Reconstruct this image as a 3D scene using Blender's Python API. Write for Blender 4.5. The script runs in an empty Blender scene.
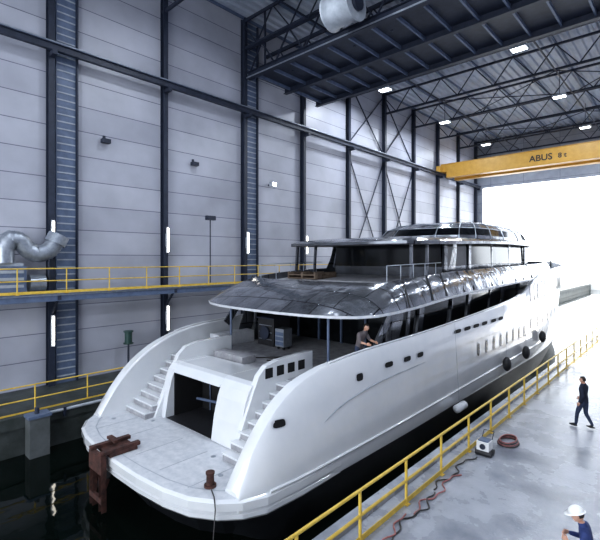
import bpy, bmesh, math, random
from mathutils import Vector, Matrix
random.seed(7)
S = bpy.context.scene
COL = S.collection

# ------------------------------------------------------------------ materials
def nt(name):
    m = bpy.data.materials.new(name); m.use_nodes = True
    t = m.node_tree; p = t.nodes['Principled BSDF']
    return m, t, p
def pm(name, c1, c2=None, scale=2.0, rough=.5, metal=0., bump=0., bscale=None, emis=None, es=1., rv=0., coat=0., stretch=None):
    m, t, p = nt(name); N = t.nodes; L = t.links
    if c2 is None: c2 = tuple(min(1, c*.82) for c in c1)
    tc = N.new('ShaderNodeTexCoord'); mp = N.new('ShaderNodeMapping')
    L.new(tc.outputs['Object'], mp.inputs[0])
    if stretch: mp.inputs['Scale'].default_value = stretch
    no = N.new('ShaderNodeTexNoise'); no.inputs['Scale'].default_value = scale; no.inputs['Detail'].default_value = 6
    no.inputs['Roughness'].default_value = .6
    L.new(mp.outputs[0], no.inputs['Vector'])
    r = N.new('ShaderNodeValToRGB'); r.color_ramp.elements[0].position = .35; r.color_ramp.elements[1].position = .65
    r.color_ramp.elements[0].color = (*c2, 1); r.color_ramp.elements[1].color = (*c1, 1)
    L.new(no.outputs['Fac'], r.inputs[0]); L.new(r.outputs[0], p.inputs['Base Color'])
    p.inputs['Roughness'].default_value = rough; p.inputs['Metallic'].default_value = metal
    if coat: p.inputs['Coat Weight'].default_value = coat; p.inputs['Coat Roughness'].default_value = .05
    if rv:
        mr = N.new('ShaderNodeMapRange'); mr.inputs['To Min'].default_value = max(0.02, rough-rv); mr.inputs['To Max'].default_value = min(1, rough+rv)
        mr.inputs['From Min'].default_value = .3; mr.inputs['From Max'].default_value = .7
        L.new(no.outputs['Fac'], mr.inputs['Value']); L.new(mr.outputs[0], p.inputs['Roughness'])
    if bump:
        n2 = N.new('ShaderNodeTexNoise'); n2.inputs['Scale'].default_value = bscale or scale*6; n2.inputs['Detail'].default_value = 4
        L.new(mp.outputs[0], n2.inputs['Vector'])
        bp = N.new('ShaderNodeBump'); bp.inputs['Strength'].default_value = bump; bp.inputs['Distance'].default_value = .05
        L.new(n2.outputs['Fac'], bp.inputs['Height']); L.new(bp.outputs[0], p.inputs['Normal'])
    if emis:
        p.inputs['Emission Color'].default_value = (*emis, 1); p.inputs['Emission Strength'].default_value = es
    return m
def brickmat(name, ax, c1, c2, cm, w, h, mortar, off=(0, 0), rough=.5, metal=0., offset=0., bump=.3, noise=.15, nscale=1.0, nbump=0.):
    m, t, p = nt(name); N = t.nodes; L = t.links
    tc = N.new('ShaderNodeTexCoord'); sp = N.new('ShaderNodeSeparateXYZ'); cb = N.new('ShaderNodeCombineXYZ')
    L.new(tc.outputs['Object'], sp.inputs[0])
    for i, a in enumerate(ax):
        ad = N.new('ShaderNodeMath'); ad.operation = 'ADD'; ad.inputs[1].default_value = off[i]
        L.new(sp.outputs[a], ad.inputs[0]); L.new(ad.outputs[0], cb.inputs[i])
    b = N.new('ShaderNodeTexBrick'); b.offset = offset; b.squash = 1
    b.inputs['Scale'].default_value = 1; b.inputs['Brick Width'].default_value = w; b.inputs['Row Height'].default_value = h
    b.inputs['Mortar Size'].default_value = mortar; b.inputs['Mortar Smooth'].default_value = .2
    b.inputs['Color1'].default_value = (*c1, 1); b.inputs['Color2'].default_value = (*c2, 1); b.inputs['Mortar'].default_value = (*cm, 1)
    L.new(cb.outputs[0], b.inputs['Vector'])
    no = N.new('ShaderNodeTexNoise'); no.inputs['Scale'].default_value = nscale; no.inputs['Detail'].default_value = 7
    L.new(tc.outputs['Object'], no.inputs['Vector'])
    mr = N.new('ShaderNodeMapRange'); mr.inputs['From Min'].default_value = .3; mr.inputs['From Max'].default_value = .7
    mr.inputs['To Min'].default_value = 1-noise; mr.inputs['To Max'].default_value = 1+noise
    L.new(no.outputs['Fac'], mr.inputs['Value'])
    mx = N.new('ShaderNodeVectorMath'); mx.operation = 'SCALE'
    L.new(b.outputs['Color'], mx.inputs[0]); L.new(mr.outputs[0], mx.inputs['Scale'])
    L.new(mx.outputs[0], p.inputs['Base Color'])
    p.inputs['Roughness'].default_value = rough; p.inputs['Metallic'].default_value = metal
    bp = N.new('ShaderNodeBump'); bp.inputs['Strength'].default_value = bump; bp.inputs['Distance'].default_value = .02; bp.invert = True
    L.new(b.outputs['Fac'], bp.inputs['Height'])
    if nbump:
        n3 = N.new('ShaderNodeTexNoise'); n3.inputs['Scale'].default_value = 1.4; n3.inputs['Detail'].default_value = 2
        L.new(tc.outputs['Object'], n3.inputs['Vector'])
        b3 = N.new('ShaderNodeBump'); b3.inputs['Strength'].default_value = nbump; b3.inputs['Distance'].default_value = .12
        L.new(n3.outputs['Fac'], b3.inputs['Height']); L.new(bp.outputs[0], b3.inputs['Normal']); L.new(b3.outputs[0], p.inputs['Normal'])
    else: L.new(bp.outputs[0], p.inputs['Normal'])
    return m

M = {}
M['wall'] = brickmat('cladding_panels', ('Y', 'Z'), (.36, .37, .43), (.44, .45, .51), (.14, .14, .19), 5.75, 1.2, .02, (-1.05, 0), .4, noise=.14, nscale=.4)
M['wall2'] = brickmat('cladding_panels_end', ('X', 'Z'), (.25, .28, .34), (.3, .33, .4), (.1, .1, .14), 4, 1.2, .02, (0, 0), .5)
M['steel'] = pm('dark_steel', (.028, .036, .062), (.018, .024, .042), 3, .5)
M['steelb'] = pm('blue_steel', (.13, .17, .26), (.09, .12, .19), 3, .45)
M['galv'] = pm('galvanised', (.42, .45, .5), (.3, .33, .38), 6, .38, .7)
M['roof'] = pm('roof_sheet', (.46, .51, .60), (.38, .42, .50), .8, .45, .2)
M['conc'] = pm('quay_concrete', (.41, .425, .47), (.19, .205, .24), .6, .26, 0, .15, 14, rv=.14)
M['conc2'] = pm('dark_concrete', (.07, .08, .08), (.03, .037, .035), 1.2, .6, 0, .3)  # much darker concrete tone for the left quay
M['conc3'] = pm('pile_concrete', (.14, .15, .16), (.08, .09, .09), 1.2, .6, 0, .3)
M['white'] = pm('hull_primer_white', (.68, .69, .71), (.62, .64, .67), .8, .16, 0, coat=1.0)
M['deckw'] = pm('deck_white', (.60, .61, .64), (.48, .50, .54), 5, .55, 0, .1, 60)
M['deckg'] = pm('deck_board', (.38, .38, .40), (.25, .25, .27), 3, .7)
M['boot'] = pm('antifouling_dark', (.016, .018, .022), (.01, .011, .014), 3, .4)
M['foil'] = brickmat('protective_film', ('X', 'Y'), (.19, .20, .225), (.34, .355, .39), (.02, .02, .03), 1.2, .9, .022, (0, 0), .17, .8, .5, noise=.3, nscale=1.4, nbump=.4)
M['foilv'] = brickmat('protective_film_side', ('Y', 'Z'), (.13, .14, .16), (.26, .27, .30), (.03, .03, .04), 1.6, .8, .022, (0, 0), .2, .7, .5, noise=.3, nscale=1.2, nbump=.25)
M['glass'] = pm('dark_glass', (.008, .01, .013), (.004, .005, .006), 2, .1)
M['black'] = pm('painted_opening_shade', (.008, .008, .01), (.004, .004, .005), 2, .8)  # near-black colour stands in for the shade inside openings
M['rubber'] = pm('black_rubber', (.03, .03, .035), (.02, .02, .022), 6, .5)
M['yel'] = pm('safety_yellow', (.74, .52, .10), (.57, .39, .06), 5, .45)
M['crane'] = pm('crane_yellow', (.58, .34, .07), (.50, .28, .05), 2, .4)
M['rust'] = pm('rusty_steel', (.10, .042, .033), (.035, .017, .015), 6, .8, 0, .4)
M['wood'] = pm('timber', (.20, .15, .11), (.11, .08, .06), 4, .7)
M['hose'] = pm('red_hose', (.38, .15, .14), (.22, .08, .08), 8, .5)
M['cable'] = pm('dark_cable', (.04, .035, .035), (.02, .02, .02), 8, .5)
M['lamp'] = pm('lamp_tube', (1, 1, 1), (1, 1, 1), 1, .5, emis=(1, .93, .8), es=7)
M['lampw'] = pm('lamp_lens', (1, 1, 1), (1, 1, 1), 1, .5, emis=(.92, .96, 1), es=10)
M['grey'] = pm('painted_grey', (.40, .43, .48), (.30, .33, .37), 3, .5)
M['green'] = pm('green_paint', (.03, .08, .07), (.02, .05, .045), 3, .5)
M['outside'] = pm('outdoor_concrete', (.75, .75, .73), (.66, .66, .65), .3, .8)
M['skin'] = pm('skin', (.56, .33, .24), (.50, .28, .2), 10, .5)
M['hair'] = pm('dark_hair', (.03, .02, .015), (.015, .01, .008), 40, .6)
M['navy'] = pm('navy_cloth', (.02, .026, .05), (.012, .016, .032), 12, .85)
M['jeans'] = pm('denim', (.04, .055, .10), (.025, .035, .07), 14, .85)
M['blue'] = pm('work_blue', (.035, .06, .19), (.02, .035, .12), 10, .8)
M['tee'] = pm('grey_shirt', (.17, .15, .155), (.12, .10, .105), 10, .85)
M['shoe'] = pm('black_leather', (.015, .015, .015), (.01, .01, .01), 10, .4)
M['helmet'] = pm('white_helmet', (.8, .8, .8), (.75, .75, .75), 2, .25)
M['sclera'] = pm('eye_white', (.8, .8, .78), None, 2, .3)
M['lip'] = pm('lips', (.42, .17, .14), None, 4, .5)

m, t, p = nt('dark_water'); N = t.nodes; L = t.links
p.inputs['Base Color'].default_value = (.003, .006, .005, 1); p.inputs['Roughness'].default_value = .04
p.inputs['IOR'].default_value = 1.3
tc = N.new('ShaderNodeTexCoord'); no = N.new('ShaderNodeTexNoise'); no.inputs['Scale'].default_value = 1.3; no.inputs['Detail'].default_value = 2
L.new(tc.outputs['Object'], no.inputs['Vector'])
bp = N.new('ShaderNodeBump'); bp.inputs['Strength'].default_value = .18; bp.inputs['Distance'].default_value = .05
L.new(no.outputs['Fac'], bp.inputs['Height']); L.new(bp.outputs[0], p.inputs['Normal'])
M['water'] = m

# ------------------------------------------------------------------ builder
class B:
    def __init__(s): s.v = []; s.f = []; s.m = []; s.sm = []; s.names = []; s.X = Matrix.Identity(4)
    def mi(s, n):
        if n not in s.names: s.names.append(n)
        return s.names.index(n)
    def add(s, vs, fs, mat, smooth=False):
        o = len(s.v); k = s.mi(mat)
        s.v += [s.X @ Vector(v) for v in vs]
        for f in fs:
            s.f.append([o+i for i in f]); s.m.append(k); s.sm.append(smooth)
    def box(s, x0, x1, y0, y1, z0, z1, mat):
        vs = [(x, y, z) for z in (z0, z1) for y in (y0, y1) for x in (x0, x1)]
        s.add(vs, [(0, 2, 3, 1), (4, 5, 7, 6), (0, 1, 5, 4), (2, 6, 7, 3), (0, 4, 6, 2), (1, 3, 7, 5)], mat)
    def beam(s, a, b, w, h, mat, up=(0, 0, 1)):
        a = Vector(a); b = Vector(b); d = (b-a).normalized(); u = Vector(up)
        if abs(d.dot(u)) > .98: u = Vector((0, 1, 0))
        r = d.cross(u).normalized(); u = r.cross(d).normalized()
        vs = []
        for P in (a, b):
            for i, j in ((-1, -1), (1, -1), (1, 1), (-1, 1)):
                vs.append(P + r*(i*w/2) + u*(j*h/2))
        s.add(vs, [(0, 1, 2, 3), (7, 6, 5, 4), (0, 4, 5, 1), (1, 5, 6, 2), (2, 6, 7, 3), (3, 7, 4, 0)], mat)
    def ibeam(s, a, b, w, h, mat):
        a = Vector(a); b = Vector(b); d = (b-a).normalized(); u = Vector((0, 0, 1))
        if abs(d.dot(u)) > .98: u = Vector((1, 0, 0))
        r = d.cross(u).normalized(); u = r.cross(d).normalized()
        s.beam(a, b, w*.12, h, mat, u)
        for q in (-1, 1): s.beam(a+u*q*(h/2), b+u*q*(h/2), w, h*.08, mat, u)
    def tube(s, pts, r, mat, seg=8, cap=True, radii=None):
        pts = [Vector(p) for p in pts]; n = len(pts); vs = []; fs = []
        prev = None
        for i, p in enumerate(pts):
            d = (pts[min(i+1, n-1)] - pts[max(i-1, 0)]).normalized()
            if prev is None:
                u = Vector((0, 0, 1)) if abs(d.z) < .9 else Vector((1, 0, 0))
                a = d.cross(u).normalized()
            else:
                a = (prev - d*prev.dot(d)).normalized()
            prev = a; c = d.cross(a)
            rr = radii[i] if radii else r
            for k in range(seg):
                t = 2*math.pi*k/seg
                vs.append(p + a*math.cos(t)*rr + c*math.sin(t)*rr)
        for i in range(n-1):
            for k in range(seg):
                fs.append((i*seg+k, i*seg+(k+1) % seg, (i+1)*seg+(k+1) % seg, (i+1)*seg+k))
        s.add(vs, fs, mat, True)
        if cap:
            s.add(vs[:seg], [tuple(range(seg))[::-1]], mat); s.add(vs[-seg:], [tuple(range(seg))], mat)
    def ell(s, c, r, mat, seg=14, rings=10, keep=None, R=None):
        c = Vector(c); vs = []; fs = []
        R = R or Matrix.Identity(3)
        loc = []
        for i in range(rings+1):
            ph = math.pi*i/rings
            for k in range(seg):
                t = 2*math.pi*k/seg
                l = Vector((math.sin(ph)*math.cos(t), math.sin(ph)*math.sin(t), math.cos(ph)))
                loc.append(l); vs.append(c + R @ Vector((l.x*r[0], l.y*r[1], l.z*r[2])))
        for i in range(rings):
            for k in range(seg):
                f = (i*seg+k, (i+1)*seg+k, (i+1)*seg+(k+1) % seg, i*seg+(k+1) % seg)
                if keep is None or keep(sum((loc[j] for j in f), Vector())/4): fs.append(f)
        s.add(vs, fs, mat, True)
    def loft(s, rings, mat, closed=False, smooth=True, capends=False, matfn=None):
        n = len(rings[0]); vs = [p for r in rings for p in r]; fs = []
        for i in range(len(rings)-1):
            for k in range(n if closed else n-1):
                fs.append((i*n+k, i*n+(k+1) % n, (i+1)*n+(k+1) % n, (i+1)*n+k))
        k0 = len(s.m); s.add(vs, fs, mat, smooth)
        if matfn:
            for j, f in enumerate(fs):
                q = matfn(f[0] % n, n)
                if q: s.m[k0+j] = s.mi(q)
        if capends:
            s.add(rings[0], [tuple(range(n))[::-1]], mat); s.add(rings[-1], [tuple(range(n))], mat)
    def half(s, rings, mats, captop=None, capbot=None, smooth=True, cx=0):
        for a in range(len(rings)-1):
            for sg in (1, -1):
                r0 = [(cx+sg*x, y, z) for x, y, z in rings[a]]; r1 = [(cx+sg*x, y, z) for x, y, z in rings[a+1]]
                mm = mats[a] if isinstance(mats, list) else mats
                s.loft([r0, r1] if sg > 0 else [r1, r0], mm, smooth=smooth)
        for cap, r in ((captop, rings[-1]), (capbot, rings[0])):
            if cap:
                s.loft([[(cx+x, y, z) for x, y, z in r], [(cx-x, y, z) for x, y, z in r]], cap, smooth=False)
    def make(s, name, parent=None, recenter=True, bevel=0, weld=False):
        me = bpy.data.meshes.new(name)
        c = Vector((0, 0, 0))
        if recenter:
            xs = [v.x for v in s.v]; ys = [v.y for v in s.v]; zs = [v.z for v in s.v]
            c = Vector(((min(xs)+max(xs))/2, (min(ys)+max(ys))/2, min(zs)))
        me.from_pydata([v-c for v in s.v], [], s.f)
        for n in s.names: me.materials.append(M[n])
        for i, p in enumerate(me.polygons): p.material_index = s.m[i]; p.use_smooth = s.sm[i]
        if weld:
            bm = bmesh.new(); bm.from_mesh(me); bmesh.ops.remove_doubles(bm, verts=bm.verts, dist=.0008); bmesh.ops.recalc_face_normals(bm, faces=bm.faces); bm.to_mesh(me); bm.free()
        me.update()
        o = bpy.data.objects.new(name, me); COL.objects.link(o); o.location = c
        if weld:
            md = o.modifiers.new('e', 'EDGE_SPLIT'); md.split_angle = math.radians(weld)
        if bevel:
            md = o.modifiers.new('b', 'BEVEL'); md.width = bevel; md.segments = 2; md.limit_method = 'ANGLE'
        if parent: o.parent = parent
        return o
def empty(name, loc=(0, 0, 0)):
    e = bpy.data.objects.new(name, None); COL.objects.link(e); e.location = loc; return e
def tab(T, y):
    if y <= T[0][0]: return T[0][1]
    if y >= T[-1][0]: return T[-1][1]
    for i in range(len(T)-1):
        if T[i][0] <= y <= T[i+1][0]:
            x0, a = T[i]; x1, b = T[i+1]; h = x1-x0
            def sl(j):
                if j <= 0 or j >= len(T)-1: return (T[min(j+1, len(T)-1)][1]-T[max(j-1, 0)][1])/(T[min(j+1, len(T)-1)][0]-T[max(j-1, 0)][0])
                s0 = (T[j][1]-T[j-1][1])/(T[j][0]-T[j-1][0]); s1 = (T[j+1][1]-T[j][1])/(T[j+1][0]-T[j][0])
                return 0 if s0*s1 <= 0 else 2*s0*s1/(s0+s1)
            t = (y-x0)/h; t2 = t*t; t3 = t2*t
            return a*(2*t3-3*t2+1)+b*(3*t2-2*t3)+sl(i)*h*(t3-2*t2+t)+sl(i+1)*h*(t3-t2)

CAMH = 5.8
XW, XR, YE, YB = -22.0, 7.0, 59.0, -12.0
cols_y = [6.8+5.75*i for i in range(-3, 10)]

# ------------------------------------------------------------------ shell
b = B(); b.box(XW-.3, XW, YB, YE, -3, 21.8, 'wall'); b.make('wall_left', recenter=False)
b = B(); b.box(XR, XR+.3, YB, YE, -3, 21.8, 'wall'); b.make('wall_right', recenter=False)
b = B()
b.box(XW, XR, YE, YE+.35, 15.3, 21.8, 'wall2'); b.box(XW, -21.1, YE, YE+.35, -.0, 15.3, 'wall2'); b.box(5.8, XR, YE, YE+.35, 0, 15.3, 'wall2')
b.make('wall_far', recenter=False)
b = B()
b.box(XW, XR, YB-.3, YB, 15.3, 21.8, 'wall2'); b.box(XW, -20, YB-.3, YB, 0, 15.3, 'wall2'); b.box(5.8, XR, YB-.3, YB, 0, 15.3, 'wall2')  # unseen end behind the camera; opening added to let sky light onto the stern
b.make('wall_near', recenter=False)
b = B(); xs = []
x = XW
while x < XR:
    xs += [(x, 21.6), (x+.22, 21.6), (x+.3, 21.75), (x+.5, 21.75)]; x += .58
b.loft([[(x, YB-.3, z) for x, z in xs], [(x, YE+.35, z) for x, z in xs]], 'roof', smooth=False)
b.box(XW-.3, XR+.3, YB-.3, YE+.35, 21.8, 22.0, 'roof')
b.make('ceiling', recenter=False)
b = B(); b.box(-5.55, XR, YB, YE+60, -3.5, 0, 'conc'); b.box(-5.75, -5.45, YB, YE+60, -.35, .1, 'conc'); b.make('floor', recenter=False)
b = B(); b.box(XW, -18, YB, YE+60, -3.5, 0, 'conc2'); b.box(-18.2, -17.9, YB, YE+60, -.3, .12, 'conc2'); b.make('floor_left_quay', recenter=False)
b = B(); b.add([(-18, YB, -1.3), (-5.5, YB, -1.3), (-5.5, YE+60, -1.3), (-18, YE+60, -1.3)], [(0, 1, 2, 3)], 'water'); b.make('dock_water', recenter=False)
b = B(); b.box(-200, XW-.3, YB, YE+60, -.6, -.05, 'outside'); b.box(XR+.3, 200, YB, YE+60, -.6, -.05, 'outside'); b.box(-200, 200, YE+60, 400, -3, -.05, 'outside'); b.make('ground_outside', recenter=False)

# ------------------------------------------------------------------ columns
for i, y in enumerate(cols_y):
    b = B()
    b.ibeam((XW+.2, y, 0), (XW+.2, y, 21.5), .26, .34, 'steel')
    if i in (3, 5):
        b.box(XW+.02, XW+.12, y+.25, y+1.15, 0, 21.4, 'steelb')
        z = .3
        while z < 21.2:
            b.box(XW+.12, XW+.15, y+.3, y+1.1, z, z+.06, 'grey'); z += .34
        b.box(XW+.05, XW+.28, y+1.12, y+1.19, 0, 21.4, 'steel')
    b.make('steel_column')
b = B(); b.ibeam((XW+.7, YB, 15.35), (XW+.7, YE-.1, 15.35), .22, .3, 'steel'); b.box(XW+.66, XW+.74, YB, YE-.1, 15.52, 15.57, 'steelb')
b.tube([(XW+.35, YB, 15.75), (XW+.35, YE-.1, 15.75)], .05, 'galv', 8)
for y in cols_y: b.box(XW+.3, XW+.85, y-.1, y+.1, 15.0, 15.18, 'steel')
b.make('crane_runway_beam')
b = B(); b.ibeam((XR-.7, YB, 15.35), (XR-.7, YE-.1, 15.35), .22, .3, 'steel'); b.make('crane_runway_beam')
b = B()
for a in (7, 8):
    y0, y1 = cols_y[a], cols_y[a+1]
    for z0, z1 in ((4.5, 15), (15.6, 21.2)):
        b.beam((XW+.12, y0, z0), (XW+.12, y1, z1), .08, .08, 'steel'); b.beam((XW+.12, y0, z1), (XW+.12, y1, z0), .08, .08, 'steel')
b.make('wall_cross_bracing')

# ------------------------------------------------------------------ trusses
for y in cols_y[1:]:
    b = B(); zb, zt = 19.55, 21.35
    b.beam((XW, y, zb), (XR, y, zb), .14, .16, 'steel'); b.beam((XW, y, zt), (XR, y, zt), .14, .16, 'steel')
    n = 10; st = (XR-XW)/n
    for k in range(n):
        x0 = XW+k*st
        b.beam((x0, y, zt), (x0+st/2, y, zb), .07, .07, 'steel'); b.beam((x0+st/2, y, zb), (x0+st, y, zt), .07, .07, 'steel')
    b.make('roof_truss')
b = B()
for k in range(0, 11):
    x = XW+.3+k*(XR-XW-.6)/10
    b.beam((x, YB, 21.5), (x, YE, 21.5), .1, .16, 'steelb')
for x in (-16.2, -7.5, -1.7):
    b.beam((x, YB, 19.45), (x, YE, 19.45), .08, .08, 'steel')
for i in range(4, len(cols_y)-1):
    for x0, x1 in ((-16.2, -7.5), (-7.5, -1.7)):
        if i % 2 == 0:
            b.beam((x0, cols_y[i], 19.45), (x1, cols_y[i+1], 19.45), .06, .06, 'steel'); b.beam((x1, cols_y[i], 19.45), (x0, cols_y[i+1], 19.45), .06, .06, 'steel')
b.make('roof_purlins')

b = B()
y0, y1, z0 = 18.4, 25.2, 17.6
b.box(XW+.5, XR-.6, y0, y1, z0+.25, z0+.33, 'steel')
x = XW+1
while x < XR-.8:
    b.beam((x, y0, z0+.14), (x, y1, z0+.14), .1, .2, 'steelb'); x += 1.45
for y in (y0, y1, (y0+y1)/2): b.ibeam((XW+.5, y, z0+.1), (XR-.6, y, z0+.1), .3, .42, 'steel')
b.box(XW+.5, XR-.6, y0-.16, y0-.14, z0-.08, z0+.0, 'galv')
for yy in (y0, y0+1.6):
    b.beam((XW+.5, yy, z0+1.9), (XR-.6, yy, z0+1.9), .16, .2, 'steel')
    x = XW+.6
    while x < XR-3:
        b.beam((x, yy, z0+.2), (x+1.2, yy, z0+1.9), .08, .08, 'steel'); b.beam((x+1.2, yy, z0+1.9), (x+2.4, yy, z0+.2), .08, .08, 'steel'); x += 2.4
for x in (-20, -14, -8, -2, 4):
    for yy in (y0+.1, y1-.1): b.beam((x, yy, z0+.3), (x, yy, 21.59), .1, .1, 'steel')
b.make('maintenance_bridge')
b = B()
b.tube([(-13.5, 16.9, 18.0), (-13.4, 16.9, 18.0), (-13.39, 16.9, 18.0), (-12.01, 16.9, 18.0), (-12.0, 16.9, 18.0), (-11.9, 16.9, 18.0)], 1, 'grey', 24, radii=[.84, .84, .74, .74, .84, .84])
b.tube([(-11.95, 16.9, 18.0), (-11.75, 16.9, 18.0)], .4, 'steel', 16)
for x in (-13.1, -12.2): b.beam((x, 16.9, 18.65), (x, 16.9, 21.59), .1, .1, 'steel')
b.make('ventilation_drum')

# crane
b = B(); yc = 47.2
for yy in (yc, yc+2.2):
    b.box(XW+.6, XR-.6, yy-.35, yy+.35, 15.62, 16.45, 'crane'); b.box(XW+1.3, XR-1.3, yy-.35, yy+.35, 15.0, 15.62, 'crane'); b.box(XW+1.3, XR-1.3, yy-.42, yy+.42, 14.95, 15.0, 'crane'); b.box(XW+.6, XR-.6, yy-.42, yy+.42, 16.45, 16.5, 'crane')
for x in (XW+.7, XR-.7): b.box(x-.2, x+.2, yc-1.2, yc+3.4, 15.575, 16.2, 'crane')
b.box(-5.2, -3.4, yc-.3, yc+2.5, 16.5, 17.2, 'steelb'); b.tube([(-4.3, yc+1.1, 16.5), (-4.3, yc+1.1, 14.8)], .04, 'steel'); b.box(-4.6, -4, yc+.9, yc+1.3, 14.6, 15.1, 'crane')
cr = b.make('overhead_crane')
def text(txt, loc, size, rot, mat, parent, name):
    cu = bpy.data.curves.new(name, 'FONT'); cu.body = txt; cu.size = size; cu.extrude = .01; cu.offset = .012
    o = bpy.data.objects.new(name, cu); COL.objects.link(o); o.rotation_euler = rot
    bpy.context.view_layer.update()
    me = bpy.data.meshes.new_from_object(o); o2 = bpy.data.objects.new(name, me); COL.objects.link(o2); bpy.data.objects.remove(o)
    me.materials.clear(); me.materials.append(M[mat]); o2.parent = parent; o2.location = Vector(loc)-parent.location; o2.rotation_euler = rot
    return o2
text('ABUS', (-12.2, yc-.37, 15.4), .85, (math.pi/2, 0, 0), 'rubber', cr, 'lettering')
text('8 t', (-9.7, yc-.37, 15.45), .65, (math.pi/2, 0, 0), 'rubber', cr, 'lettering_load')

# ------------------------------------------------------------------ lights
def arealight(name, loc, size, power, col=(1, 1, 1), rot=(0, 0, 0), parent=None, sy=None):
    l = bpy.data.lights.new(name, 'AREA'); l.energy = power; l.color = col; l.size = size
    if sy: l.shape = 'RECTANGLE'; l.size_y = sy
    o = bpy.data.objects.new(name, l); COL.objects.link(o); o.location = loc; o.rotation_euler = rot
    if parent: o.parent = parent; o.location = Vector(loc)-parent.location
    return o
for y, pw in ((1.5, 330), (12.4, 470), (29.6, 680), (40.6, 640), (51.8, 640)):
    for x in ((-14.0, -6.0, 2.0) if y < 20 else (-18.1, -8.3, 1.6)):
        b = B(); b.box(x-.5, x+.5, y-.35, y+.35, 19.15, 19.3, 'grey'); b.box(x-.42, x+.42, y-.27, y+.27, 19.12, 19.15, 'lampw')
        b.beam((x, y, 19.3), (x, y, 21.6), .04, .04, 'steel')
        o = b.make('high_bay_lamp')
        arealight('lamp_light', (x, y, 19.1), .75, pw, (.84, .91, 1), parent=o)
for y in (cols_y[3], cols_y[4], cols_y[5], cols_y[6], cols_y[7]):
    for z0 in (1.9, 6.2):
        b = B(); b.box(XW+.5, XW+.58, y-.07, y+.07, z0-.06, z0+1.36, 'grey'); b.tube([(XW+.63, y, z0), (XW+.63, y, z0+1.3)], .04, 'lamp', 10)
        b.box(XW+.4, XW+.5, y-.05, y+.05, z0+.3, z0+1.0, 'grey')
        b.make('tube_lamp')
b = B(); b.box(XW+.3, XW+.6, 20.45, 20.9, 10.8, 11.1, 'grey'); b.box(XW+.6, XW+.62, 20.5, 20.85, 10.84, 11.06, 'lampw'); b.box(XW, XW+.3, 20.62, 20.72, 10.9, 11.0, 'steel'); b.make('wall_floodlight')
for y, z in ((9.3, 11.6), (14.5, 11.3)):
    b = B(); b.box(XW+.1, XW+.4, y-.2, y+.2, z, z+.2, 'steel'); b.box(XW, XW+.1, y-.05, y+.05, z+.05, z+.4, 'steel'); b.make('wall_speaker')
b = B(); b.tube([(-21.2, 15.2, 4.285), (-21.2, 15.2, 8.2)], .035, 'steel'); b.box(-21.3, -21.05, 14.9, 15.5, 8.1, 8.35, 'steel'); b.tube([(-21.2, 15.2, 4.285), (-21.2, 15.2, 4.36)], .25, 'steel', 12); b.make('floodlight_pole')

S.world = bpy.data.worlds.new('sky'); S.world.use_nodes = True
bg = S.world.node_tree.nodes['Background']; bg.inputs[0].default_value = (.87, .93, 1, 1); bg.inputs[1].default_value = 4.4
def portal(loc, rot, sx, sy):
    o = arealight('opening_portal', loc, sx, 1, rot=rot, sy=sy); o.data.cycles.is_portal = True; return o
portal((-7.6, YE+.2, 7), (-math.pi/2, 0, 0), 27, 16.5)
portal((-7.6, YB-.1, 7), (math.pi/2, 0, 0), 27, 16.5)  # samples sky through the added opening behind the camera
sl = bpy.data.lights.new('sun', 'SUN'); sl.energy = 10; sl.angle = .02; sl.color = (1, .97, .92)
so = bpy.data.objects.new('sun', sl); COL.objects.link(so)
so.rotation_euler = Vector((-.12, -.84, -.40)).to_track_quat('-Z', 'Y').to_euler(); so.location = (0, 90, 60)

# ------------------------------------------------------------------ railings / walkway
def rail(name, x, ya, yb, z, h, step, mat='yel', toe=True, r=.028):
    b = B(); y = ya
    while y <= yb+.01:
        b.tube([(x, y, z), (x, y, z+h)], r, mat, 8); b.box(x-.07, x+.07, y-.07, y+.07, z, z+.02, mat); y += step
    for hh in (h, h*.52): b.tube([(x, ya, z+hh), (x, yb, z+hh)], r, mat, 8)
    if toe: b.box(x-.01, x+.01, ya, yb, z+.02, z+.14, mat)
    return b.make(name)
b = B(); b.box(XW+.42, -20.6, YB+.1, YE-1, 4.2, 4.28, 'galv'); b.ibeam((-20.65, YB+.1, 4.12), (-20.65, YE-1, 4.12), .15, .3, 'steelb')
for y in cols_y:
    if y > YB+.5: b.beam((XW+.42, y, 4.1), (-20.6, y, 4.1), .14, .2, 'steel'); b.beam((XW+.45, y, 3.3), (-20.75, y, 4.1), .08, .08, 'steel')
b.make('walkway_platform')
rail('walkway_railing', -20.66, -10, 56, 4.285, 1.1, 1.9)
rail('quay_railing', -18.35, -10, 58, 0, 1.08, 1.9)
rail('quay_railing', -5.05, 5.4-1.9*6, 5.4+1.9*27, 0, 1.08, 1.9, r=.034)
b = B(); b.tube([(-17.82, 5.5, .05), (-17.82, 11.6, .05)], .06, 'grey', 10); b.box(-17.88, -17.76, 6, 6.1, -.2, .15, 'steel'); b.box(-17.88, -17.76, 10.6, 10.7, -.2, .15, 'steel'); b.make('water_pipe')
b = B(); b.box(-17.88, -17.35, 4.75, 5.4, -1.6, .1, 'conc3'); b.box(-17.88, -17.3, 4.7, 5.45, .1, .2, 'steelb'); b.tube([(-17.6, 5.05, .2), (-17.6, 5.05, .42)], .08, 'steel', 12); b.make('fender_pile')
b = B(); b.tube([(-21.2, 10.2, 0), (-21.2, 10.2, 1.6)], .05, 'steel'); b.tube([(-21.2, 10.2, 1.5), (-21.2, 10.2, 1.56)], .24, 'green', 14); b.tube([(-21.2, 10.2, 1.56), (-21.2, 10.2, 2.1)], .18, 'green', 14); b.tube([(-21.2, 10.2, 2.1), (-21.2, 10.2, 2.16)], .24, 'green', 14); b.make('hose_reel')
b = B(); b.box(-21.45, -20.9, 4.5, 5.6, 4.285, 5.5, 'steelb'); b.box(-21.4, -20.95, 4.6, 5.5, 5.5, 5.62, 'grey')
for z in (4.6, 4.9, 5.2): b.box(-20.9, -20.88, 4.6, 5.5, z, z+.12, 'grey')
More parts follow.
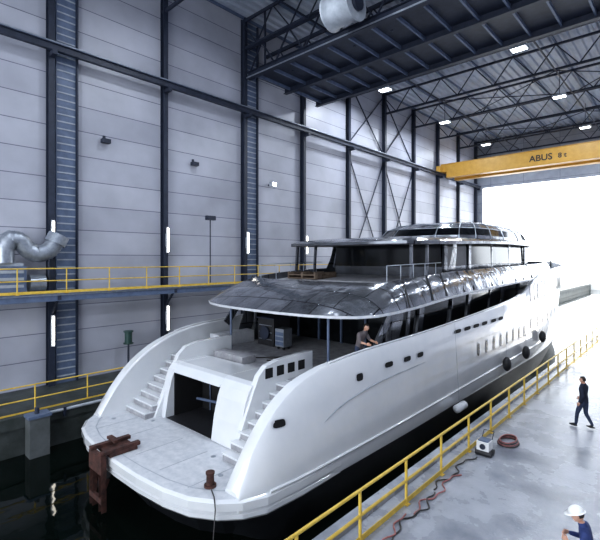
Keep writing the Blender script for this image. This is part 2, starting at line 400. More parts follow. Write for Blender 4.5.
b.tube([(-21.15, 5.75, 4.75), (-21.15, 6.35, 4.75)], .38, 'galv', 20); b.box(-21.3, -21.0, 5.8, 6.3, 4.285, 4.45, 'steel')
pts = []; rad = []
ctrl = [(-21.15, 4.85, 5.6), (-21.15, 4.85, 6.2), (-21.15, 5.05, 6.65), (-21.15, 5.4, 6.6), (-21.15, 5.7, 6.2), (-21.1, 6.05, 6.0), (-21.05, 6.5, 6.15), (-21.0, 6.8, 6.6)]
for i in range(len(ctrl)-1):
    for k in range(10):
        a, c = Vector(ctrl[i]), Vector(ctrl[i+1]); pts.append(a.lerp(c, k/10)); rad.append(.35+(.035 if k % 2 else 0))
for _ in range(3): pts = [pts[0]]+[(pts[i-1]+pts[i]*2+pts[i+1])/4 for i in range(1, len(pts)-1)]+[pts[-1]]
b.tube(pts, .3, 'galv', 16, radii=rad); b.tube([(-21.0, 6.72, 6.48), (-21.0, 6.9, 6.85)], .44, 'galv', 16)
b.tube([(-21.05, 6.5, 4.285), (-21.05, 6.5, 5.85)], .05, 'steel')
b.make('air_blower_with_duct')

# ------------------------------------------------------------------ YACHT
CX = -11.7
Y = empty('motor_yacht', (CX, 5, -1.3))
def ymake(b, name, **k):
    o = b.make(name, **k); o.parent = Y; o.location = o.location - Y.location; return o
sheer = [(6.3, .4), (6.55, .8), (7.0, 1.42), (7.6, 2.02), (8.4, 2.5), (9.5, 2.83), (11, 3.0), (16, 3.18), (20, 3.36), (24, 3.6), (26.5, 3.9), (28.5, 4.5), (31, 4.95), (36, 5.2), (44, 5.35), (53, 5.6)]
ht = [(6.3, 3.95), (7.3, 3.96), (8, 3.98), (9, 4.1), (11, 4.33), (14, 4.5), (28, 4.55), (33, 4.5), (38, 4.15), (43, 3.25), (48, 1.8), (53, .12)]
hm = [(6.3, 4.03), (7.2, 4.34), (8.5, 4.42), (14, 4.5), (28, 4.5), (33, 4.3), (38, 3.65), (43, 2.6), (48, 1.2), (53, .1)]
hw = [(6.3, 3.75), (10, 4.1), (28, 4.2), (33, 3.8), (38, 2.9), (43, 1.7), (48, .6), (53, .05)]
def deckz(y): return .26 if y < 9.6 else (2.0 if y < 28 else 3.9)
def section(y, dz):
    s = tab(sheer, y); a = tab(ht, y); m_ = tab(hm, y); w = tab(hw, y)
    th = min(a*.8, tab([(6.3, .45), (8, .45), (11, .22), (53, .18)], y))
    dz = min(dz, s-.05)
    kb = min(1, max(0, (y-6.3)/1.4)); 
    lo = lambda z: -.12+(z+.12)*(.04+.96*kb)
    h = [(w*.7, lo(-2.5)), (w, lo(-1.4)), (m_*.97, lo(-.42)), (m_*.99, -.12), (m_, .3)]
    for k in (.35, .7): h.append((m_+(a-m_)*k**1.3, .3+(s-.06-.3)*k))
    h += [(a, s-.07), (a-.05, s), (a-th+.05, s), (a-th, s-.06), (a-th, dz)]
    return [(CX-x, y, z) for x, z in h[::-1]] + [(CX, y, lo(-2.9))] + [(CX+x, y, z) for x, z in h]
ys = [6.3, 6.45, 6.6, 6.8, 7.05, 7.3, 7.6, 7.9, 8.3, 8.7, 9.2, 9.595, 9.6, 10.2, 11, 12, 13, 14, 16, 18, 20, 22, 24, 25.5, 26.5, 27.2, 27.9, 27.95, 28.6, 29.5, 31, 33, 35.5, 38, 40.5, 43, 45.5, 48, 50.5, 53]
rings = [section(y, deckz(y)) for y in ys]
b = B()
nn = len(rings[0]); mid_i = nn//2
b.loft(rings, 'white', smooth=True, matfn=lambda k, n: 'boot' if mid_i-4 <= k < mid_i+4 else None)
b.loft([[r[0] for r in rings], [r[-1] for r in rings]], 'deckw', smooth=False)
b.add(rings[0], [tuple(range(nn))], 'white'); b.add(rings[-1], [tuple(range(nn))], 'white')
hull = ymake(b, 'hull')
md = hull.modifiers.new('e', 'EDGE_SPLIT'); md.split_angle = math.radians(38)

pl = [(0, 5.22), (1.2, 5.25), (2.3, 5.36), (3.1, 5.56), (3.7, 5.92), (4.1, 6.35), (4.34, 6.9), (4.42, 8.0), (4.42, 9.6)]
b = B()
def off(pl, d, z): return [(max(0, x-d) if x > 0 else 0, y+(d if x < 4.15 else d*.4), z) for x, y in pl]
R = [off(pl, 1.2, -1.7), off(pl, .5, -.5), off(pl, .22, -.22), off(pl, .06, -.2), off(pl, .02, -.14), off(pl, .02, -.04), off(pl, .07, .0), off(pl, .05, .04), off(pl, -.02, .07), off(pl, -.02, .25), off(pl, .05, .3)]
b.half(R, ['boot', 'boot']+['white']*8, captop='deckw', capbot='boot', cx=CX, smooth=False)
g = off(pl, .3, .305); g2 = off(pl, .33, .305)
b.half([g[:8], g2[:8]], 'grey', cx=CX, smooth=False)
for x in (-2.6, -1.3, 0.1, 1.4, 2.7): b.box(CX+x-.012, CX+x+.012, 5.8, 7.3, .3, .304, 'grey')
for x, yy in ((-3.1, 6.6), (2.8, 6.7), (1.8, 7.2), (-1.9, 7.4)): b.tube([(CX+x, yy, .3), (CX+x, yy, .31)], .07, 'galv', 12)
ymake(b, 'swim_platform')

b = B()
def prism(x0, x1, prof, mat):
    n = len(prof); b.add([(CX+x0, y, z) for y, z in prof]+[(CX+x1, y, z) for y, z in prof],
        [tuple(range(n)), tuple(range(n, 2*n))[::-1]]+[(i, n+i, n+(i+1) % n, (i+1) % n) for i in range(n)], mat)
prof = [(7.8, .3), (7.9, 1.0), (8.05, 1.6), (8.18, 1.92), (8.32, 2.08), (8.5, 2.14), (9.7, 2.14), (9.7, .3)]
prism(-2.2, -1.8, prof, 'white'); prism(.85, 2.15, prof, 'white')
lint = [(8.1, 1.84), (8.18, 1.92), (8.32, 2.08), (8.5, 2.14), (9.7, 2.14), (9.7, 1.84)]
prism(-1.8, .85, lint, 'white')
b.box(CX-1.8, CX+.85, 9.3, 9.55, .3, 1.85, 'black'); b.box(CX-1.8, CX+.85, 7.85, 9.3, .3, .32, 'rubber')  # shallow garage lined near-black to paint in the dark of its interior
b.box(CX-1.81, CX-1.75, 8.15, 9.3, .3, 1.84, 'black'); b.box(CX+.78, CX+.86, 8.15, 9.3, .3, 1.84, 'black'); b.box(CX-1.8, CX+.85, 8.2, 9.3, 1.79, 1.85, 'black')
for x in (-1.2, -.3, .5): b.beam((CX+x, 9.25, .35), (CX+x, 9.25, 1.75), .04, .04, 'steelb')
b.tube([(CX-1.5, 8.9, .8), (CX+.6, 8.9, 1.0)], .05, 'steelb')
for sg in (-1, 1):
    for k in range(8):
        x0, x1 = sorted((CX+sg*2.15, CX+sg*3.75))
        y_ = 7.25+k*.28; z_ = .3+(k+1)*.2125
        b.box(x0, x1, y_, 9.65, z_-.2125, z_-.03, 'deckg'); b.box(x0, x1, y_-.03, 9.65, z_-.05, z_, 'white')
    ck = [(7.55, .3), (7.75, .75), (8.0, 1.3), (8.3, 1.95), (8.5, 2.35), (8.8, 2.6), (9.3, 2.7), (10.9, 2.74), (10.9, 2.0), (9.6, 2.0), (9.6, .3)]
    prism(sg*2.05, sg*2.25, ck, 'white')
    if sg > 0:
        for k in range(4):
            yy = 8.75+k*.48; b.box(CX+sg*2.15-.12, CX+sg*2.15+.12, yy, yy+.3, 2.22, 2.52, 'black')  # black blocks paint the dark of the cutouts
ymake(b, 'transom_with_stairs', bevel=.02)
b = B()
b.box(CX-3.9, CX+3.9, 9.7, 16.4, 2.0, 2.03, 'deckg')
for x in (-2.6, 2.6): b.tube([(CX+x, 11.3, 2.0), (CX+x, 11.3, 2.0+1.95)], .05, 'steelb', 12)
for sg in (-1, 1):
    x0, x1 = sorted((CX+sg*3.3, CX+sg*3.95)); b.box(x0, x1, 11.2, 13.2, 2.0, 2.55, 'deckw')
b.box(CX-1.9, CX-.2, 9.9, 10.5, 2.02, 2.3, 'deckg')
for k in range(5): b.tube([(CX-.6+k*.3, 10.9+.25*(k % 2), 2.06), (CX+.3+k*.32, 11.9-.2*k, 2.06)], .025, 'cable', 6)
ymake(b, 'aft_cockpit', bevel=.02)

zb = [(10, 3.92), (14, 4.08), (17, 4.28), (30, 4.6), (44, 4.9)]
ztp = [(13, 4.93), (17, 5.22), (30, 5.45), (44, 5.6)]
bo = [(0, 10.35), (1.2, 10.38), (2.4, 10.5), (3.3, 10.75), (3.9, 11.1), (4.3, 11.7), (4.42, 12.6), (4.46, 14), (4.5, 17), (4.5, 20), (4.5, 24), (4.5, 28), (4.2, 33), (3.4, 38), (2.1, 42), (0, 44)]
to = [(0, 12.95), (1.1, 12.97), (2.1, 13.0), (2.8, 13.1), (3.25, 13.25), (3.55, 13.6), (3.75, 14.1), (3.85, 15.0), (3.95, 17), (4, 20), (4.05, 24), (4.05, 28), (3.8, 33), (3.0, 38), (1.8, 41.5), (0, 43)]
def mk(o, z): return [(x, y, z(y)) for x, y in o]
r0 = mk([(x*.96, y+.15) for x, y in bo], lambda y: tab(zb, y)+.02)
r1 = mk(bo, lambda y: tab(zb, y)-.04)
r2 = mk(bo, lambda y: tab(zb, y)+.05)
r4 = mk(to, lambda y: tab(ztp, y))
def mid(a, c, k, up): return [(p[0]+(q[0]-p[0])*k, p[1]+(q[1]-p[1])*k, p[2]+(q[2]-p[2])*k+up) for p, q in zip(a, c)]
ra, rb = mid(r2, r4, .33, .13), mid(r2, r4, .68, .11)
r5 = [(x*.97, y+.08 if y < 14 else y, z) for x, y, z in r4]
r6 = [(x, y, z-.3) for x, y, z in r5]
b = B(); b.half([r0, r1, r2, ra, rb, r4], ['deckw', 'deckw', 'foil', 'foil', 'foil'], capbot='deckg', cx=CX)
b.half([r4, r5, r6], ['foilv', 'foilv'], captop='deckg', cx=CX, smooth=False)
ymake(b, 'upper_deck_canopy', weld=40)
b = B()
for i, yy in enumerate([13.4, 15.2, 16.4, 18.1, 19.2, 21.5, 23, 25.2, 26.6, 28.4]):
    zb_, zt_ = tab(zb, yy)+.1, tab(ztp, yy+.3)
    for sg in (1, -1): b.beam((CX+sg*4.49, yy, zb_), (CX+sg*4.02, yy+.35, zt_+.02), .05, .04, 'rubber')
ymake(b, 'canopy_battens')

ho = [(0, 15.6), (1.5, 15.6), (3.0, 15.6), (3.5, 15.6), (3.56, 18), (3.6, 21), (3.62, 25), (3.62, 29), (3.3, 33), (2.5, 37), (0, 40)]
lv = lambda z: [(x, y, z) for x, y in ho]
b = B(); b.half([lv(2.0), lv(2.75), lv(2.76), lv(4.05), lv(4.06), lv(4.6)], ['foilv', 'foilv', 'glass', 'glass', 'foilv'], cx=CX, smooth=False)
for sg in (1, -1):
    X_ = CX+sg*3.6
    for yy, w in ((15.7, .4), (18.6, .12), (20.6, .35), (23.4, .12), (25.4, .3), (28.2, .3)):
        b.beam((X_, yy, 2.7), (X_, yy+.35, 4.3), .12, w, 'foilv', (0, 1, 0))
    b.beam((CX+sg*3.95, 12.1, 2.9), (CX+sg*4.0, 13.2, 4.2), .07, .35, 'foil', (0, 1, 0))
    b.beam((CX+sg*3.85, 13.0, 2.2), (CX+sg*3.9, 13.8, 4.2), .07, .7, 'foilv', (0, 1, 0))
    b.beam((CX+sg*3.8, 14.4, 2.1), (CX+sg*3.8, 14.6, 4.2), .06, .2, 'foilv', (0, 1, 0))
    x0, x1 = sorted((CX+sg*3.5, CX+sg*3.56)); b.box(x0, x1, 13.6, 15.6, 2.9, 4.2, 'glass'); b.box(x0, x1, 13.6, 15.6, 2.0, 2.9, 'foilv')
    b.beam((CX+sg*3.55, 13.5, 2.0), (CX+sg*3.55, 13.5, 4.2), .1, .1, 'foilv')
for x in (-2.6, -1.3, 0, 1.3, 2.6): b.beam((CX+x, 15.45, 2.0), (CX+x, 15.45, 4.1), .08, .08, 'steelb')
b.box(CX-3.4, CX+3.4, 15.5, 15.6, 2.1, 3.9, 'glass'); b.box(CX-3.4, CX+3.4, 15.48, 15.6, 3.95, 4.2, 'foilv')
ymake(b, 'main_deck_house')

uo = [(0, 19.0), (1.5, 19.0), (2.6, 19.0), (3.1, 19.0), (3.15, 22), (3.2, 26), (3.2, 30), (3.0, 33), (2.3, 35.5), (1.2, 37), (0, 37.5)]
zf = lambda y: tab([(18, 4.9), (38, 5.3)], y)
ul = lambda dz, k=1: [(x*k, y, zf(y)+dz) for x, y in uo]
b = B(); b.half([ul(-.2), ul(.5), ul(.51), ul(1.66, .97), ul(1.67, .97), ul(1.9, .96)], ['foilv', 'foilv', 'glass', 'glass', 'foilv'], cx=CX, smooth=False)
for sg in (1, -1):
    for yy, w in ((19.1, .35), (22, .3), (25.2, .12), (28.3, .3), (31.6, .2)):
        b.beam((CX+sg*3.17, yy, 5.3), (CX+sg*3.08, yy+.3, 6.8), .1, w, 'foilv', (0, 1, 0))
    for yy in (15.9, 17.3): b.beam((CX+sg*3.2, yy, 4.8), (CX+sg*3.15, yy+.1, 6.6), .1, .12, 'foilv')
    arc = [(CX+sg*3.5, 18.4+.9*math.sin(t), 4.9+1.7*t/1.5) for t in [k*.15 for k in range(11)]]
    b.loft([arc, [(x-.02*sg, y+.9-.5*(z-4.9)/1.7, z) for x, y, z in arc]], 'foilv')
ymake(b, 'upper_deck_house')
ro = [(0, 15.2), (1.3, 15.22), (2.4, 15.32), (3.2, 15.55), (3.55, 16.0), (3.7, 16.9), (3.75, 19), (3.8, 22), (3.8, 26), (3.7, 30), (3.3, 33), (2.4, 35.5), (1.2, 36.8), (0, 37.2)]
zr = lambda y: tab([(14, 6.42), (18, 6.48), (26, 6.68), (37, 6.66)], y)
def rr(k, dz): return [(x*k, 26+(y-26)*(1-(1-k)*.5), zr(y)+dz) for x, y in ro]
b = B(); b.half([rr(.93, 0), rr(1, -.03), rr(1, .1), rr(.94, .22), rr(.76, .34), rr(.4, .44)], ['deckg', 'foilv', 'foil', 'foil', 'foil'], captop='foil', capbot='deckg', cx=CX)
ymake(b, 'hardtop_roof', weld=28)
do = [(0, 22.0), (1.3, 22.1), (2.4, 22.6), (3.0, 23.4), (3.25, 25), (3.3, 27), (3.25, 30), (2.9, 33), (2.1, 35.0), (1.1, 36.0), (0, 36.4)]
dr = lambda k, z: [(x*k, 29.5+(y-29.5)*k, z) for x, y in do]
b = B(); R = [dr(1, 6.85), dr(.99, 7.1), dr(.93, 7.5), dr(.8, 7.8), dr(.6, 8.0), dr(.3, 8.1)]
b.half(R, ['foilv', 'glass', 'foil', 'foil', 'foil'], captop='foil', cx=CX)
for i in range(1, len(do)-1):
    for sg in (1, -1):
        for a in range(4):
            p, q = R[a][i], R[a+1][i]
            b.beam((CX+sg*p[0], p[1], p[2]+.01), (CX+sg*q[0], q[1], q[2]+.01), .05, .04, 'galv')
for a in (2, 3):
    for sg in (1, -1): b.tube([(CX+sg*x, y, z+.01) for x, y, z in R[a]], .025, 'galv', 6)
ymake(b, 'sundeck_coachroof')
def hx(y, z):
    s = tab(sheer, y)-.06; a = tab(ht, y); m_ = tab(hm, y); k = max(0, min(1, (z-.3)/(s-.3))); return m_+(a-m_)*k**1.3
b = B()
def decal(yc_, zc, w, h, mat='glass', sg=1, rake=0, depth=.02, rimk=1.22):
    pts = []
    for k in range(16):
        t = 2*math.pi*k/16; cs, sn = math.cos(t), math.sin(t); e = .55
        py = yc_+math.copysign(abs(cs)**e, cs)*w/2; pz = zc+math.copysign(abs(sn)**e, sn)*h/2; py += rake*(pz-zc)
        pts.append((py, pz))
    for rim in (1, 0):
        sc = rimk if rim else 1.0; dd = .012 if rim else depth
        ring = [(CX+sg*(hx(py, pz)+dd), yc_+(py-yc_)*sc, zc+(pz-zc)*sc) for py, pz in pts]
        b.add(ring if sg > 0 else ring[::-1], [tuple(range(16))], 'deckw' if rim else mat)
for sg in (1, -1):
    for yy in (12.1, 13.2, 14.1): decal(yy, 2.42, .45, .17, 'black', sg)
    decal(7.55, 1.7, .36, .18, 'black', sg); decal(10.6, 2.3, .3, .22, 'black', sg)
    for yy in (19.6, 20.6, 21.6, 22.6, 23.6, 24.6, 25.6, 26.6): decal(yy, 1.75, .26, .55, 'glass', sg)
    for yy in (17.3, 18.3, 19.3, 20.3, 21.5, 22.5): decal(yy, 2.85, .7, .16, 'black', sg)
    for k in range(12): decal(27.9+k*.85, 3.8+k*.03, .55, 1.05, 'glass', sg, -.15, rimk=1.04, depth=.03)
    for yy in (28, 29.5, 31, 32.5, 34, 35.5): decal(yy, 2.0, .3, .55, 'glass', sg)
ymake(b, 'portholes')
b = B()
for sg in (1, -1):
    b.tube([(CX+sg*(hx(y, .35)+.02), y, .32+.012*(y-7)) for y in [7+.8*k for k in range(42)]], .04, 'white', 8)
    b.tube([(CX+sg*(hx(y, 1.5)+.0), y, tab([(8.5, 1.15), (10, 1.75), (12, 2.0), (15, 2.1)], y)) for y in [8.5+.5*k for k in range(13)]], .018, 'grey', 6)
    b.tube([(CX+sg*(tab(ht, y)-.1), y, tab(sheer, y)+.03) for y in [9.5+.5*k for k in range(34)]], .03, 'white', 8)
ymake(b, 'rub_rails')
for yy, z in ((17.0, -.1), (22.9, .55), (26.2, .6), (29.8, 1.0)):
    b = B(); x = CX+hx(yy, max(z, .3))+.22
    if yy < 18:
        b.tube([(x+.05, yy-.42, z), (x+.05, yy-.36, z), (x+.05, yy+.36, z), (x+.05, yy+.42, z)], .2, 'deckw', 14, radii=[.06, .16, .16, .06])
    else:
        b.ell((x, yy, z), (.2, .26, .36), 'rubber', 16, 12)
    b.tube([(x, yy, z+.34 if yy > 18 else z+.12), (CX+tab(ht, yy)+.02, yy, tab(sheer, yy))], .006, 'grey', 6)
    ymake(b, 'fender')
b = B()
for sg in (-1, 1):
    b.tube([(CX+sg*3.4, 13.7+.5*k, 5.55+.01*k) for k in range(10)], .02, 'galv', 6)
    for k in range(0, 10, 2): b.tube([(CX+sg*3.4, 13.7+.5*k, 4.7), (CX+sg*3.4, 13.7+.5*k, 5.55+.01*k)], .018, 'galv', 6)
ymake(b, 'upper_deck_rails')
b = B()
for k in range(2):
    for j in range(6): b.box(CX-3.2, CX-1.4, 15.3+j*.28, 15.5+j*.28, 4.85+k*.16, 4.9+k*.16, 'wood')
    for x in (-3.2, -2.3, -1.5): b.box(CX+x, CX+x+.1, 15.3, 16.9, 4.9+k*.16, 5.01+k*.16, 'wood')
ymake(b, 'pallet_stack')
b = B(); b.box(CX-2.6, CX-1.6, 12.8, 13.8, 2.05, 3.2, 'rubber'); b.box(CX-2.65, CX-1.55, 12.75, 13.85, 3.2, 3.26, 'steel')
for z in (2.3, 2.6, 2.9): b.box(CX-2.5, CX-1.7, 12.77, 12.8, z, z+.04, 'galv')
b.tube([(CX-2.1, 12.75, 2.6), (CX-2.1, 12.7, 2.6)], .3, 'steel', 16)
ymake(b, 'welding_cabinet', bevel=.02)
b = B(); b.box(CX-1.3, CX-.8, 12.6, 13.1, 2.15, 2.9, 'galv')
for z in (2.3, 2.5, 2.7): b.box(CX-1.27, CX-.83, 12.58, 12.6, z-.08, z+.06, 'steelb')
for x in (-1.2, -.9):
    for y_ in (12.7, 13.0): b.tube([(CX+x-.02, y_, 2.09), (CX+x+.02, y_, 2.09)], .06, 'rubber', 10)
ymake(b, 'tool_trolley')

# ------------------------------------------------------------------ stern objects
b = B()
x0, x1 = -12.7, -11.9
b.box(x0, x1, 5.2, 6.0, .31, .4, 'rust')
for x in (x0+.1, x1-.1):
    b.ibeam((x, 5.04, .35), (x, 5.04, -1.15), .15, .16, 'rust'); b.beam((x, 5.04, -.7), (x, 5.2, -.3), .07, .07, 'rust')
    b.box(x-.08, x+.08, 4.95, 6.1, .4, .5, 'rust')
b.box(x0, x1, 4.95, 5.1, -.1, .4, 'rust'); b.box(x0, x1, 4.96, 5.06, -.9, -.75, 'rust'); b.box(x0-.1, x0+.4, 5.5, 5.65, .5, .58, 'rust')
b.make('rusty_steel_bracket', bevel=.01)
b = B()
b.tube([(CX+3.05, 6.2, .3), (CX+3.05, 6.2, .36)], .15, 'rust', 16); b.tube([(CX+3.05, 6.2, .36), (CX+3.05, 6.2, .58), (CX+3.05, 6.2, .62)], .09, 'rust', 16, radii=[.1, .09, .11]); b.tube([(CX+3.05, 6.2, .62), (CX+3.05, 6.2, .66)], .11, 'rust', 16)
b.make('mooring_bollard')
b = B(); b.tube([(CX+3.24, 6.1, .33), (CX+3.55, 5.95, .34), (CX+3.8, 5.8, .2), (CX+3.85, 5.7, -.5), (CX+3.95, 5.4, -1.1), (CX+4.2, 5.0, -1.28)], .014, 'cable', 8); b.make('mooring_rope')

# ------------------------------------------------------------------ quay clutter
for j in range(4):
    b = B(); pts = []; y = 6.3+j*1.3; x = -4.72+random.uniform(-.12, .12)
    ph = random.random()*6
    for k in range(26):
        pts.append((x+.09*math.sin(ph+k*.45)+.05*math.sin(ph*2+k*1.1), y+k*.1, .025+.01*(1+math.sin(k*.9+j))))
    b.tube(pts, .018, 'hose' if j % 2 == 0 else 'cable', 8); b.make('air_hose')
b = B()
for k in range(4):
    b.tube([(-4.35+.3*math.cos(t*.35)*(1-.08*k), 14.4+.4*math.sin(t*.35), .03+.04*k) for t in range(19)], .02, 'hose' if k % 2 else 'cable', 8)
b.make('coiled_hose')
b = B(); b.box(-4.8, -4.45, 12.95, 13.3, .16, .42, 'helmet'); b.box(-4.77, -4.48, 12.98, 13.27, .42, .46, 'steelb')
for y in (13.02, 13.23): b.tube([(-4.84, y, .09), (-4.4, y, .09)], .09, 'rubber', 14)
b.tube([(-4.77, 13.3, .38), (-4.77, 13.5, .6), (-4.48, 13.5, .6), (-4.48, 13.3, .38)], .015, 'steel'); b.tube([(-4.62, 12.91, .29), (-4.62, 12.95, .29)], .08, 'steel', 12)
b.make('portable_compressor', bevel=.02)

# ------------------------------------------------------------------ people
def person(name, loc, rotz, J, clothes, head_pitch=0, head_yaw=0, helmet=False, sleeves='long', grip=.5, scale=1.0):
    D = dict(pelvis=(0, 0, .95), spine=(0, 0, 1.14), chest=(0, 0, 1.33), neck=(0, 0, 1.46), headb=(0, .01, 1.56),
             shL=(-.18, 0, 1.40), elL=(-.23, -.02, 1.12), wrL=(-.24, .08, .88), shR=(.18, 0, 1.40), elR=(.23, -.02, 1.12), wrR=(.24, .08, .88),
             hpL=(-.09, 0, .88), knL=(-.10, .02, .49), anL=(-.10, 0, .08), toL=(-.12, .17, .045), hpR=(.09, 0, .88), knR=(.10, .02, .49), anR=(.10, 0, .08), toR=(.12, .17, .045))
    D.update(J)
    rad = dict(pelvis=(.155, .115), spine=(.14, .105), chest=(.165, .12), neck=(.075, .075), headb=(.055, .058), sh=(.075, .075), el=(.05, .05), wr=(.034, .034), hp=(.105, .105), kn=(.066, .066), an=(.048, .048), to=(.04, .036))
    keys = list(D); idx = {k: i for i, k in enumerate(keys)}
    E = [('pelvis', 'spine', 'top'), ('spine', 'chest', 'top'), ('chest', 'neck', 'top'), ('neck', 'headb', 'skin')]
    for s_ in 'LR':
        E += [('chest', 'sh'+s_, 'top'), ('sh'+s_, 'el'+s_, 'top'), ('el'+s_, 'wr'+s_, 'top' if sleeves == 'long' else 'skin'), ('pelvis', 'hp'+s_, 'leg'), ('hp'+s_, 'kn'+s_, 'leg'), ('kn'+s_, 'an'+s_, 'leg'), ('an'+s_, 'to'+s_, 'shoe')]
    me = bpy.data.meshes.new('tmp'); me.from_pydata([D[k] for k in keys], [(idx[a], idx[c]) for a, c, _ in E], []); me.update()
    o = bpy.data.objects.new('tmp', me); COL.objects.link(o)
    sk = o.modifiers.new('s', 'SKIN'); sk.use_smooth_shade = True
    o.modifiers.new('u', 'SUBSURF').levels = 2
    for k in keys:
        r = rad.get(k) or rad[k[:2]]; v = me.skin_vertices[0].data[idx[k]]; v.radius = r; v.use_root = (k == 'pelvis')
    dg = bpy.context.evaluated_depsgraph_get(); dg.update()
    m2 = bpy.data.meshes.new_from_object(o.evaluated_get(dg)); bpy.data.objects.remove(o)
    b = B(); b.X = Matrix.Translation(Vector(loc)) @ Matrix.Rotation(rotz, 4, 'Z') @ Matrix.Scale(scale, 4)
    vs = [v.co.copy() for v in m2.vertices]
    groups = {}
    def dseg(p, a, c):
        a = Vector(a); c = Vector(c); d = c-a; t = max(0, min(1, (p-a).dot(d)/d.length_squared)); return (p-(a+d*t)).length
    for f in m2.polygons:
        c = f.center; best = min(E, key=lambda e: dseg(c, D[e[0]], D[e[1]]) - (.03 if e[2] == 'top' else 0)); groups.setdefault(best[2], []).append(tuple(f.vertices))
    mm = dict(top=clothes[0], leg=clothes[1], shoe='shoe', skin='skin')
    k0 = len(b.v); b.v += [b.X @ v for v in vs]
    for g, fs in groups.items():
        mi = b.mi(mm[g])
        for f in fs: b.f.append([k0+i for i in f]); b.m.append(mi); b.sm.append(True)
    hb = Vector(D['headb']); R = Matrix.Rotation(head_yaw, 3, 'Z') @ Matrix.Rotation(head_pitch, 3, 'X')
    c = hb + R @ Vector((0, .02, .09))
    P = lambda x, y, z: c + R @ Vector((x, y, z))
    b.ell(c, (.075, .092, .105), 'skin', 20, 14, R=R); b.ell(P(0, .03, -.055), (.055, .06, .06), 'skin', 14, 10, R=R)
    b.ell(P(0, .096, -.012), (.013, .018, .024), 'skin', 8, 8, R=R)
    for s_ in (-1, 1):
        b.ell(P(s_*.077, -.005, -.01), (.012, .022, .032), 'skin', 8, 8, R=R)
        b.ell(P(s_*.03, .08, .015), (.013, .008, .008), 'sclera', 8, 6, R=R); b.ell(P(s_*.03, .087, .015), (.006, .004, .006), 'hair', 8, 6, R=R)
        b.ell(P(s_*.03, .086, .033), (.018, .006, .005), 'hair', 8, 6, R=R)
    b.ell(P(0, .086, -.052), (.022, .008, .007), 'lip', 8, 6, R=R)
    b.ell(P(0, -.006, .008), (.081, .096, .108), 'hair', 20, 14, keep=lambda l: l.z > .35 or (l.y < -.1 and l.z > -.45), R=R)
    if helmet:
        b.ell(P(0, 0, .035), (.105, .125, .11), 'helmet', 24, 14, keep=lambda l: l.z > -.05, R=R)
        pts = [(math.cos(t)*.118, math.sin(t)*.14+(.05 if math.sin(t) > .3 else 0), .03) for t in [k*2*math.pi/28 for k in range(28)]]
        b.add([P(*p) for p in pts]+[P(p[0]*.85, p[1]*.8, p[2]+.018) for p in pts], [(i, (i+1) % 28, 28+(i+1) % 28, 28+i) for i in range(28)], 'helmet', True)
        b.add([P(*p) for p in pts], [tuple(range(28))], 'helmet')
    for s_, sg in (('L', -1), ('R', 1)):
        w = Vector(D['wr'+s_]); d = (w-Vector(D['el'+s_])).normalized()
        out = Vector((sg, 0, 0)); nrm = (out - d*out.dot(d)).normalized()
        side = d.cross(nrm).normalized()
        if side.y < 0 and abs(d.y) < .8: side = -side
        if abs(d.y) >= .8 and side.z < 0: side = -side
        Rm = Matrix((side, nrm, d)).transposed()
        b.ell(w+d*.05, (.042, .017, .055), 'skin', 12, 8, R=Rm)
        for i, (o_, ln) in enumerate(((.03, .075), (.01, .085), (-.010, .078), (-.029, .06))):
            p0 = w+d*.085+side*o_; bend = nrm*-1
            p1 = p0+(d*math.cos(grip*.5)+bend*math.sin(grip*.5))*ln*.45
            p2 = p1+(d*math.cos(grip*1.4)+bend*math.sin(grip*1.4))*ln*.32
            p3 = p2+(d*math.cos(grip*2.2)+bend*math.sin(grip*2.2))*ln*.25
            b.tube([p0-d*.02, p0, p1, p2, p3], .009, 'skin', 8, radii=[.0095, .0095, .009, .008, .0055])
        t0 = w+d*.03+side*.03
        b.tube([t0, t0+(side*.7+d*.7)*.03, t0+(side*.45+d*.85)*.055-nrm*.01, t0+(side*.3+d*.95)*.075-nrm*.018], .01, 'skin', 8, radii=[.012, .0115, .010, .006])
    for s_ in 'LR':
        a = Vector(D['an'+s_]); t_ = Vector(D['to'+s_]); b.ell((a+t_)/2-Vector((0, 0, .02)), (.045, .14, .035), 'shoe', 14, 8)
    b.X = Matrix.Identity(4)
    return b.make(name)

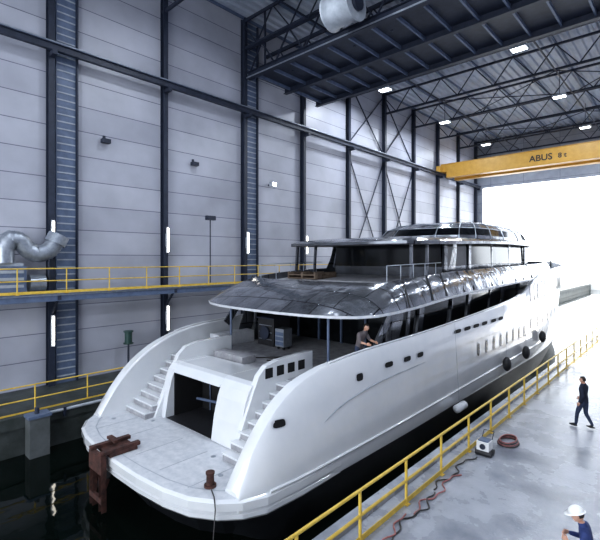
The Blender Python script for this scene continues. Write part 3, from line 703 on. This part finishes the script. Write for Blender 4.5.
person('walking_man', (-2.85, 17.5, 0), math.radians(75), dict(
    knL=(-.10, .16, .50), anL=(-.10, .20, .09), toL=(-.12, .37, .05), knR=(.10, -.02, .49), anR=(.10, -.24, .13), toR=(.11, -.10, .045),
    elL=(-.25, -.10, 1.13), wrL=(-.25, .02, .90), elR=(.24, .02, 1.13), wrR=(.23, .20, .97), hpL=(-.09, .02, .88), hpR=(.09, -.02, .88)), ('navy', 'jeans'), head_yaw=.2)
person('worker_with_white_helmet', (-1.28, 8.30, 0), math.radians(100), dict(
    spine=(0, .01, 1.14), chest=(0, .04, 1.33), neck=(0, .08, 1.45), headb=(0, .11, 1.54), shL=(-.18, .05, 1.39), shR=(.18, .05, 1.39),
    elL=(-.26, .10, 1.14), wrL=(-.14, .28, 1.20), elR=(.26, .10, 1.14), wrR=(.12, .28, 1.22)), ('blue', 'navy'), head_pitch=-.35, helmet=True, sleeves='long', grip=.8)
person('leaning_man', (-8.0, 11.6, 2.03), math.radians(-90), dict(
    pelvis=(0, -.08, .93), spine=(0, -.02, 1.12), chest=(0, .07, 1.30), neck=(0, .14, 1.42), headb=(0, .18, 1.51),
    shL=(-.18, .07, 1.37), shR=(.18, .07, 1.37), elL=(-.28, .16, 1.14), wrL=(-.24, .38, 1.10), elR=(.28, .16, 1.14), wrR=(.24, .38, 1.10),
    hpL=(-.09, -.08, .87), hpR=(.09, -.08, .87), knL=(-.1, -.03, .47), anL=(-.1, -.10, .08), toL=(-.11, .07, .045), knR=(.1, -.03, .47), anR=(.1, -.10, .08), toR=(.11, .07, .045)),
    ('tee', 'jeans'), head_pitch=-.2, sleeves='short', grip=.3)

# ------------------------------------------------------------------ camera
cam = bpy.data.cameras.new('camera'); co = bpy.data.objects.new('camera', cam); COL.objects.link(co)
cam.sensor_width = 36; cam.lens = 431/600*36; cam.shift_y = -11/600; cam.clip_end = 800
co.location = (0, 0, CAMH); co.rotation_euler = (math.pi/2, 0, math.radians(42.6))
S.camera = co
S.view_settings.view_transform = 'Standard'
for lk in ('Medium High Contrast', 'Standard - Medium High Contrast'):
    try: S.view_settings.look = lk; print('LOOK', lk); break
    except Exception as e: pass
S.view_settings.exposure = -0.02
